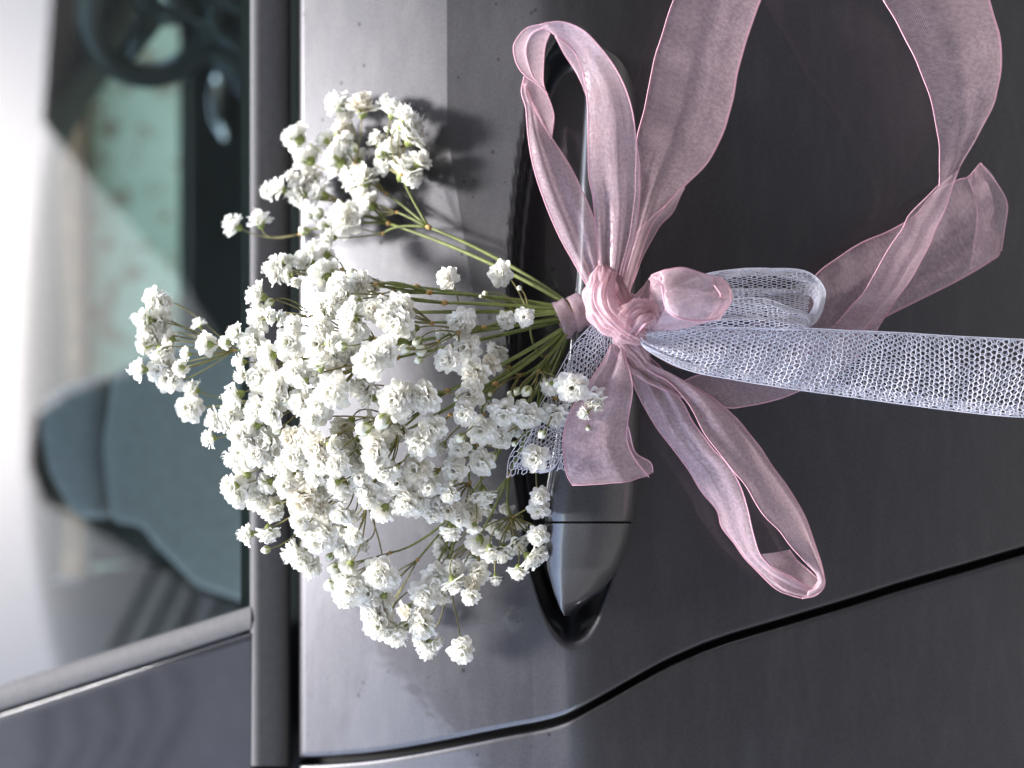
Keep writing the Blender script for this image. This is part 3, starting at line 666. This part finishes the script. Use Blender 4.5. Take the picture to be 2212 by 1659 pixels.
# ------------------------------------------------------------------ flowers
def flower_mesh(seed, full=1.0):
    rg = random.Random(seed); mb = MB()
    layers = [(11, 1.00, .30, .62, 0.10), (10, .84, .58, .56, .08), (9, .62, .80, .50, .08), (8, .42, .93, .46, .10), (6, .22, .95, .36, .08)]
    for li, (cnt, R_, zt, wd, jit) in enumerate(layers):
        a0 = rg.uniform(0, 6.28)
        for k in range(cnt):
            if li == 0 and rg.random() < .12: continue
            a = a0 + 2 * math.pi * k / cnt + rg.uniform(-.22, .22)
            r1 = R_ * rg.uniform(.86, 1.06); z1 = zt + rg.uniform(-.14, .14); ww = wd * rg.uniform(1.0, 1.35)
            ca, sa = math.cos(a), math.sin(a); curl = rg.uniform(-.16, .10); notch = rg.uniform(.0, .10); rows = []; uv = []
            f1, f2 = rg.uniform(0, 6), rg.uniform(0, 6)
            na, nl = 6, 6; tilt = rg.uniform(-.25, .25)
            for i in range(nl):
                t = i / (nl - 1)
                rr = r1 * (t ** 1.25) + .04; zz = z1 * (1 - (1 - t) ** 1.7) + curl * t ** 3; half = ww * .5 * (t ** .7) * 1.12 * (1 - .22 * t ** 5) + .02; row = []
                for j in range(na):
                    s = 2 * j / (na - 1) - 1
                    ruf = .07 * t * t * math.sin(3.1 * s + f1) + .035 * t * t * math.sin(6.3 * s + f2)
                    back = -(notch * (1 - abs(s)) ** 2 * .55 + .38 * s * s + .012 * math.sin(9 * s + f1)) * (1 if i == nl - 1 else (.35 if i == nl - 2 else 0))
                    x = rr + back + ruf * .35; y = half * s; z = zz + ruf + .10 * s * s * t - .02 + tilt * y
                    row.append(Vector((x * ca - y * sa, x * sa + y * ca, z))); uv.append((j / (na - 1), t if li < 3 else t * .8))
                rows.append(row)
            mb.grid(rows, 0, uv)
    me = bpy.data.meshes.new('flower'); me.from_pydata([tuple(v) for v in mb.v], [], mb.f); me.materials.append(M['petal'])
    ul = me.uv_layers.new(name='UVMap'); li = np.zeros(len(me.loops), dtype=np.int32); me.loops.foreach_get('vertex_index', li)
    ul.data.foreach_set('uv', np.array(mb.uv, dtype=np.float32)[li].ravel())
    me.polygons.foreach_set('use_smooth', [True] * len(me.polygons)); me.update(); return me
def calyx_mesh(seed, openness=1.0):
    rg = random.Random(seed); mb = MB(); prof = [(-.30, .05), (-.26, .13), (-.15, .22), (-.02, .27), (.06, .28)]
    n = 15; rows = [[Vector((r * math.cos(2 * math.pi * j / n), r * math.sin(2 * math.pi * j / n), z)) for j in range(n + 1)] for z, r in prof]
    mb.grid(rows, 0)
    for k in range(5):
        a = 2 * math.pi * k / 5; rows = []
        for i in range(5):
            t = i / 4; r = .285 + .20 * openness * t * t + .03 * t; z = .02 + .36 * t - .05 * openness * t * t; hw = .17 * (1 - t) ** .6 + .012
            rows.append([Vector((r * math.cos(a + s * hw / .3), r * math.sin(a + s * hw / .3), z)) for s in (-1, -.55, 0, .55, 1)])
        mb.grid(rows, 0)
        for q in range(len(mb.m) - 16, len(mb.m)):
            if (q - (len(mb.m) - 16)) % 4 in (0, 3): mb.m[q] = 1
    me = bpy.data.meshes.new('calyx'); me.from_pydata([tuple(v) for v in mb.v], [], mb.f)
    me.materials.append(M['calyx']); me.materials.append(M['calyx_pale']); me.polygons.foreach_set('material_index', mb.m)
    me.polygons.foreach_set('use_smooth', [True] * len(me.polygons)); me.update(); return me
def bud_mesh(seed):
    rg = random.Random(seed); mb = MB(); n = 15; rows = []
    for i in range(9):
        t = i / 8; z = -.9 + 1.9 * t; r = max(.02, math.sin(math.pi * min(1, t * .93 + .05)) ** .7 * .8)
        rows.append([Vector(((r + .05 * math.sin(5 * 2 * math.pi * j / n + i) * t) * math.cos(2 * math.pi * j / n), (r + .05 * math.sin(5 * 2 * math.pi * j / n + i) * t) * math.sin(2 * math.pi * j / n), z)) for j in range(n + 1)])
    mb.grid(rows, 0)
    me = bpy.data.meshes.new('bud'); me.from_pydata([tuple(v) for v in mb.v], [], mb.f); me.materials.append(M['budw'])
    me.polygons.foreach_set('use_smooth', [True] * len(me.polygons)); me.update(); return me
def bud_calyx_mesh():
    mb = MB()
    for k in range(5):
        a = 2 * math.pi * k / 5; rows = []
        for i in range(7):
            t = i / 6; tt = .02 + t * .62; z = -.94 + 1.9 * tt; r = math.sin(math.pi * min(1, tt * .93 + .05)) ** .7 * .8 + .05
            hw = .60 * (1 - t ** 2.2) + .03
            rows.append([Vector((r * math.cos(a + s * hw), r * math.sin(a + s * hw), z)) for s in (-1, -.6, 0, .6, 1)])
        mb.grid(rows, 0)
        for q in range(len(mb.m) - 24, len(mb.m)):
            if (q - (len(mb.m) - 24)) % 4 in (0, 3): mb.m[q] = 1
    me = bpy.data.meshes.new('calyx'); me.from_pydata([tuple(v) for v in mb.v], [], mb.f)
    me.materials.append(M['calyx']); me.materials.append(M['calyx_pale']); me.polygons.foreach_set('material_index', mb.m)
    me.polygons.foreach_set('use_smooth', [True] * len(me.polygons)); me.update(); return me
FM = [flower_mesh(100 + i) for i in range(9)]; CM = [calyx_mesh(i, o) for i, o in enumerate((1.0, .6, 1.3))]; BM = [bud_mesh(i) for i in range(3)]; BC = bud_calyx_mesh()

# survey sheets: (x, y, radius, way it faces); F to the viewer, B away, a number = degrees in the picture, '-' dim, further back
SH = {
 (553.0, 193.6): [(860,140,125,135),(1150,170,150,90),(960,215,100,'F'),(1420,150,110,100),(1490,225,110,60),(1650,350,150,30),(1600,260,110,70),(1700,500,150,60),(1570,420,100,'F'),
   (420,520,140,'B'),(540,730,140,'B'),(940,460,120,20),(940,570,110,-45),(740,540,90,'B'),(1300,540,100,120),(1460,640,130,70),(870,760,150,'B'),(1080,740,105,'B'),(1400,790,110,'F'),
   (1620,860,160,60),(1700,950,110,-60),(1780,760,120,45),(1000,930,120,160),(1150,950,150,100),(1050,1060,70,-90),(1130,1150,95,'B'),(1200,1240,120,'B'),(600,950,120,110),(470,1020,120,140),
   (450,1150,125,200),(660,1110,140,160),(120,1100,85,190),(240,1060,110,150),(950,1390,180,'F'),(35,1400,115,100),(-250,1455,115,150),(790,1600,90,180),(370,930,60,170)],
 (248.9, 580.7): [(400,300,100,'F'),(520,350,100,0),(300,550,120,180),(480,560,130,'F'),(380,720,140,'F'),(580,760,90,'B'),(310,830,90,'B'),(520,910,110,-60),(250,1080,110,180),(530,1090,170,'F'),
   (590,1190,130,'F'),(700,1070,80,'B'),(830,1290,95,150),(800,1500,135,'F'),(900,590,70,120),(980,820,110,'B'),(760,920,70,180),(1180,800,70,'B'),(1290,690,95,160),(1520,290,130,170),(1560,530,130,'F'),
   (1680,510,80,10),(1800,540,80,0),(1480,800,140,'F'),(1340,1000,85,180),(1370,1150,90,190),(1650,940,130,'B'),(1280,1380,130,200),(1090,1610,105,200),(1920,600,85,'F'),(1880,800,150,'F'),(1560,1180,150,'F'),
   (1740,1270,150,'F'),(1950,1110,130,'F'),(1230,1570,120,'F')],
 (442.4, 525.4): [(760,280,140,170),(880,180,75,30),(890,340,85,'B'),(990,420,65,-60),(1070,200,140,170),(1180,60,110,120),(1280,120,110,'B'),(1260,350,140,'B'),(1250,720,150,160),(1380,700,90,0),(1470,570,120,'B'),
   (1660,450,130,'F'),(1910,640,75,'F'),(1560,780,140,150),(1800,730,110,'F'),(2090,700,145,'F'),(2090,880,140,'F'),(1600,960,140,'F'),(1250,900,120,'F'),(1220,1090,150,'F'),(1380,1080,100,0),(1560,1200,120,'-'),
   (1650,1150,60,'-'),(1380,1230,90,'-'),(1950,1150,150,'F'),(1780,1270,170,'F'),(1240,1290,110,100),(980,1400,130,'F'),(1220,1430,120,180),(1050,1500,80,200),(1380,1600,170,'F'),(1690,1560,140,'-'),(1400,1350,100,'-')],
 (442.4, 774.2): [(80,690,90,190),(45,870,90,180),(230,720,110,200),(560,560,140,'F'),(720,600,130,'F'),(750,480,120,'F'),(1040,480,140,'F'),(1230,500,120,'F'),(1240,580,110,'F'),(1150,660,110,'F'),(1750,420,110,'-'),
   (2070,460,185,'F'),(2070,780,150,'-'),(1850,900,140,'F'),(1840,1050,140,'F'),(680,900,150,'F'),(520,740,110,'B'),(400,830,130,'F'),(480,920,130,'F'),(560,1040,120,'F'),(820,890,90,'-'),(930,860,110,'F'),
   (1100,870,150,'F'),(1200,960,150,'F'),(1390,930,90,0),(1330,1050,110,'B'),(960,1060,120,'F'),(330,1080,130,200),(430,1100,90,'B'),(740,1160,110,200),(860,1150,120,'B'),(1080,1100,110,'F'),(1260,1130,130,'F'),
   (1420,1140,130,'F'),(1600,1050,110,'-'),(1690,1100,100,'-'),(1870,1160,140,'F'),(930,1270,120,'B'),(1180,1270,110,'F'),(1340,1280,120,'F'),(880,1370,120,'F'),(1060,1350,110,'B'),(1480,1420,140,-90),(1400,1350,90,'B'),
   (1690,1280,120,'F'),(1740,1420,120,'F'),(1760,1540,90,'F'),(1840,1320,90,'-'),(1950,1420,100,'-'),(1960,1230,120,'F'),(2080,1350,140,'F'),(430,1280,100,'B'),(270,1380,120,190),(350,1480,130,'F'),(560,1520,130,'F'),
   (660,1360,100,'B'),(760,1600,90,'B'),(1060,1520,180,'F'),(1200,1450,110,'F')],
 (442.4, 995.4): [(730,560,110,-80),(1250,540,100,'F'),(1460,580,110,'F'),(1570,600,70,'F'),(1450,720,100,'-'),(1010,660,90,'F'),(1060,760,80,'F'),(1220,840,150,'F'),(1290,770,100,'F'),(1600,810,100,'F'),(1500,960,110,'F'),
   (450,800,100,190),(680,790,110,-80),(970,1010,140,200),(1060,1080,110,'F'),(1170,1160,105,-30),(1550,1140,100,'B'),(1470,1230,120,'F'),(1560,1380,150,'F'),(1500,1480,120,'F'),(1900,1230,170,'F'),(1770,1420,150,'F'),
   (1900,1480,120,'B'),(1820,1590,130,'F'),(1910,550,120,'B'),(1700,900,80,'-')],
 (774.2, 940.1): [(660,100,155,'F'),(640,370,155,'F'),(760,540,140,'F'),(640,720,140,'F'),(520,740,130,'F'),(440,770,100,-120),(880,680,155,'F'),(980,640,110,'F'),(800,840,120,'F'),(980,800,120,'F'),(1080,140,120,'F'),
   (1040,380,140,'F'),(1330,290,150,'F'),(1350,660,150,-80),(1400,800,100,'-'),(1210,820,140,'F'),(1100,900,100,'F'),(1600,800,85,'-'),(1000,1050,120,-90),(1240,1000,90,'B'),(1300,1170,140,'B'),(1480,990,110,'-'),
   (1570,1060,120,'-'),(1740,960,85,'-'),(1720,1180,140,-60),(1560,1270,130,-90),(1420,1270,120,-90),(1940,1090,120,'F'),(1870,1340,130,-45),(1960,1300,90,'F'),(1720,1480,110,-90),(1955,660,105,'F'),(1945,800,120,'F'),
   (1910,250,150,'F'),(880,1150,80,'-'),(900,1250,110,'-'),(840,1540,150,'F'),(1040,1450,110,'F'),(1030,1570,100,'F'),(1250,1370,120,'-'),(1300,1490,130,'F'),(1220,1600,100,'F'),(1480,1560,75,-90),(900,130,90,'-')],
 (663.6, 1133.7): [(1760,780,110,'F'),(1590,640,130,-60),(1460,780,95,'-'),(1270,760,150,'F'),(1260,890,110,-60),(1060,930,100,'-'),(1110,1010,90,'-'),(740,960,160,'F'),(780,1080,150,'F'),(960,1180,140,-60),(1230,1100,150,'F'),
   (1300,1330,130,-90),(1220,1240,90,200),(1400,1270,85,0),(1670,1360,145,'F')],
 (801.9, 691.3): [(970,30,165,'F'),(1450,0,105,'F'),(1655,-30,105,'F'),(940,150,80,'-'),(760,170,80,'-'),(1040,310,155,'F'),(820,440,145,'F'),(1350,360,140,'-'),(1290,490,110,'F'),(1110,570,160,'F'),(1070,790,150,'F'),
   (1240,900,100,'-'),(270,870,170,'F'),(570,850,165,'F'),(670,1170,140,'F'),(1010,1010,130,'F'),(1430,1000,160,'F'),(1190,1190,160,'F'),(1390,1290,120,'F'),(1540,1180,100,'-'),(1670,1040,160,'F'),(1980,1030,160,'F'),
   (1930,730,120,'B'),(2165,730,170,'F'),(2425,895,160,'F'),(2295,1010,80,-150),(1400,-505,140,'F'),(815,-455,125,'F')],
 (0.0, 0.0): [(3700,3200,130,'F'),(3990,3110,115,'-'),(4170,3420,125,'F'),(4430,3560,115,'-'),(3560,2950,120,'B'),(3640,3080,110,'F'),(4330,3330,100,'F')],
}
BUDS = {(553.0, 193.6): [(520,1525,48),(715,1470,45),(665,1365,42),(690,1320,40),(580,1365,30),(1060,630,45),(1130,1310,26),(1420,430,30),(1345,690,50)],
 (442.4, 525.4): [(1590,330,52),(1620,620,60),(1480,1110,50),(2160,1140,50),(700,640,45),(1660,720,50)],
 (442.4, 774.2): [(1920,680,75),(1710,760,72),(780,780,40),(880,480,36),(2020,1140,38),(2070,1190,30)],
 (442.4, 995.4): [(1390,1160,55),(1360,1340,60),(660,960,40),(1350,1040,40)],
 (774.2, 940.1): [(1440,240,60),(1850,1110,36),(820,430,32),(1500,1040,32),(1010,520,32)],
 (663.6, 1133.7): [(1040,1100,52),(940,1290,30)],
 (801.9, 691.3): [(370,315,50),(540,330,60),(500,235,52),(510,430,40),(1680,770,62),(1580,770,45),(1495,793,32),(1285,803,26),(1640,893,50),(1845,1235,48),(1545,1335,32),(1900,685,28),(960,1270,55),(2340,1170,26),(915,855,26),(1230,-290,30),(1600,-345,30),(1185,-255,22),(1625,40,30)]}
TIE = (1238., 684.)
def base_h(u, v):
    d = math.hypot((u - 860) / 1.0, (v - 840) / 1.05)
    h = .008 + .052 * math.exp(-(d / 400) ** 2)
    if u > 950: h = max(h, .030 + .018 * sstep(1000, 1150, u) * (1 - sstep(1000, 1200, v)))
    return h
def surf(u, v):
    if u < 540: return -.05
    if u < 650: return -.03
    return door_h(u, v, False)
rg = random.Random(5)
BQ = thing('flower_bouquet', 'bunch of small white double gypsophila flowers tied upright to the door handle', 'bouquet', P(1238, 684, .036))
bqo = BQ.location
def imgdir(a): a = math.radians(a); return Vector((math.sin(a), 0, -math.cos(a)))
ITEMS = []
def addf(u, v, r, code, kind, mi):
    R_ = r * .2 * (1.36 - .20 * sstep(850, 1000, u)); h = base_h(u, v) + rg.uniform(-.004, .004); hs = surf(u, v)
    if code == '-': h -= .016; code = None
    kk = 1 - sstep(430, 660, v); h = h * (1 - kk) + (hs + .011 + rg.uniform(-.002, .005)) * kk
    h = max(h, hs + R_ * KP * .8 + .003)
    out_ = (P(u, v, 0) - P(TIE[0], TIE[1], 0)); out_.y = 0; out_ = out_.normalized()
    cm = Vector((0, -1, 0)); jit = Vector((rg.uniform(-1, 1), rg.uniform(-1, 1), rg.uniform(-1, 1)))
    if code == 'F': d = cm + out_ * .40 + jit * .30
    elif code == 'B': d = -cm * .45 + out_ * .9 + jit * .2
    elif code is None: d = cm * .4 + out_ * .7 + jit * .4
    else: d = imgdir(code) + cm * .25 + jit * .15
    d.normalize(); c = P(u, v, h); RR = R_ * KP * (DC - h) / DC
    ITEMS.append((kind, c, d, RR, mi))
for off, lst in SH.items():
    for (x, y, r, code) in lst: addf(off[0] + x * .2, off[1] + y * .2, r, code, 'flower', rg.randrange(9))
nfl = len(ITEMS)
for i in range(max(0, 298 - nfl)):           # flowers further back in the dense middle of the bunch
    a = rg.uniform(0, 6.28); q = math.sqrt(rg.random()); addf(735 + 215 * q * math.cos(a), 925 + 235 * q * math.sin(a), rg.uniform(110, 135), '-', 'flower', rg.randrange(9))
for off, lst in BUDS.items():
    for (x, y, r) in lst: addf(off[0] + x * .2, off[1] + y * .2, r * 1.0, None, 'bud', rg.randrange(3))
ends = []; fdirs = []
for kind, c, d, RR, mi in ITEMS:
    q = d.to_track_quat('Z', 'Y')
    if kind == 'flower':
        base = c - d * RR * .42; o = bpy.data.objects.new('flower', FM[mi]); ca = bpy.data.objects.new('calyx', CM[mi % 3]); tail = base - d * RR * .28
    else:
        base = c; o = bpy.data.objects.new('bud', BM[mi]); ca = bpy.data.objects.new('calyx', BC); tail = base - d * RR * .9
    o.matrix_world = Matrix.LocRotScale(base - bqo, q @ Matrix.Rotation(rg.uniform(0, 6.28), 3, 'Z').to_quaternion(), (RR, RR, RR))
    o.parent = BQ; COL.objects.link(o); ca.parent = o; COL.objects.link(ca)
    ends.append(tail); fdirs.append(d)
# stems: bunch -> side branch -> pedicel
E = np.array([tuple(p) for p in ends])
def kmeans(X, k, it=25, seed=3):
    r = np.random.RandomState(seed); C = X[r.choice(len(X), k, replace=False)].copy()
    for _ in range(it):
        lab = np.argmin(((X[:, None] - C[None]) ** 2).sum(2), 1)
        for i in range(k):
            if (lab == i).any(): C[i] = X[lab == i].mean(0)
    return lab, C
lab, C1 = kmeans(E, 64); lab2, C2 = kmeans(C1, 17, seed=5)
tie = P(TIE[0], TIE[1], .034)
def curve3(a, b_, c, n):                      # quadratic bezier
    return [a * (1 - t) ** 2 + b_ * 2 * t * (1 - t) + c * t * t for t in np.linspace(0, 1, n)]
order = sorted(range(17), key=lambda i: -(C2[i][0]))
for rank, i in enumerate(order):
    cs = [k for k in range(64) if lab2[k] == i]
    if not cs: continue
    cc = Vector(C2[i]); fr = .60 + rg.uniform(-.06, .08)
    a = 2 * math.pi * rank / 17 * 2.4
    off = Vector(((1 - 2 * rank / 16) * .0035 + rg.uniform(-.0006, .0006), .0035 * math.sin(a) - .001, 0))
    st = tie + off; node = tie + (cc - tie) * fr; node.y += .006 * rg.uniform(.2, 1)
    end = P(1300, 684, .036) + off * .8
    mid = tie + (node - tie) * .45 + Vector((off.x * 1.6, off.y * 1.2, 0)) + Vector((rg.uniform(-.002, .002), rg.uniform(-.002, .002), 0))
    ms = MB(); path = [end] + curve3(st, mid, node, 14)
    ms.tube(path, [.00075] * 8 + list(np.linspace(.00072, .0005, len(path) - 8)), 8, 0)
    ms.tube([node - (node - mid).normalized() * .0012, node, node + (node - mid).normalized() * .0014], [.0007, .00115, .0006], 7, 1)
    sm = ms.build('stem', [M['stem'], M['node']], BQ)
    br = MB()
    for k in cs:
        ck = Vector(C1[k]); nk = ck + (node - ck) * .38 + Vector((rg.uniform(-.003, .003), rg.uniform(-.002, .004), rg.uniform(-.003, .003)))
        m2 = (node + nk) / 2 + (node - tie).normalized() * .006 + Vector((rg.uniform(-.003, .003), rg.uniform(-.002, .002), 0))
        br.tube(curve3(node, m2, nk, 8), list(np.linspace(.00055, .0004, 8)), 6, 0)
        br.tube([nk - (nk - m2).normalized() * .0009, nk, nk + (nk - m2).normalized() * .001], [.0004, .00085, .0003], 6, 2)
        ids = [q for q in range(len(ITEMS)) if lab[q] == k]
        for q in ids:
            e = ends[q]; d = fdirs[q]; ln = (e - nk).length
            src = nk
            br.tube(curve3(src, e - d * ln * .4, e, 8), list(np.linspace(.00033, .00026, 8)), 5, 1)
    br.build('branch', [M['stem'], M['twig'], M['node']], sm)
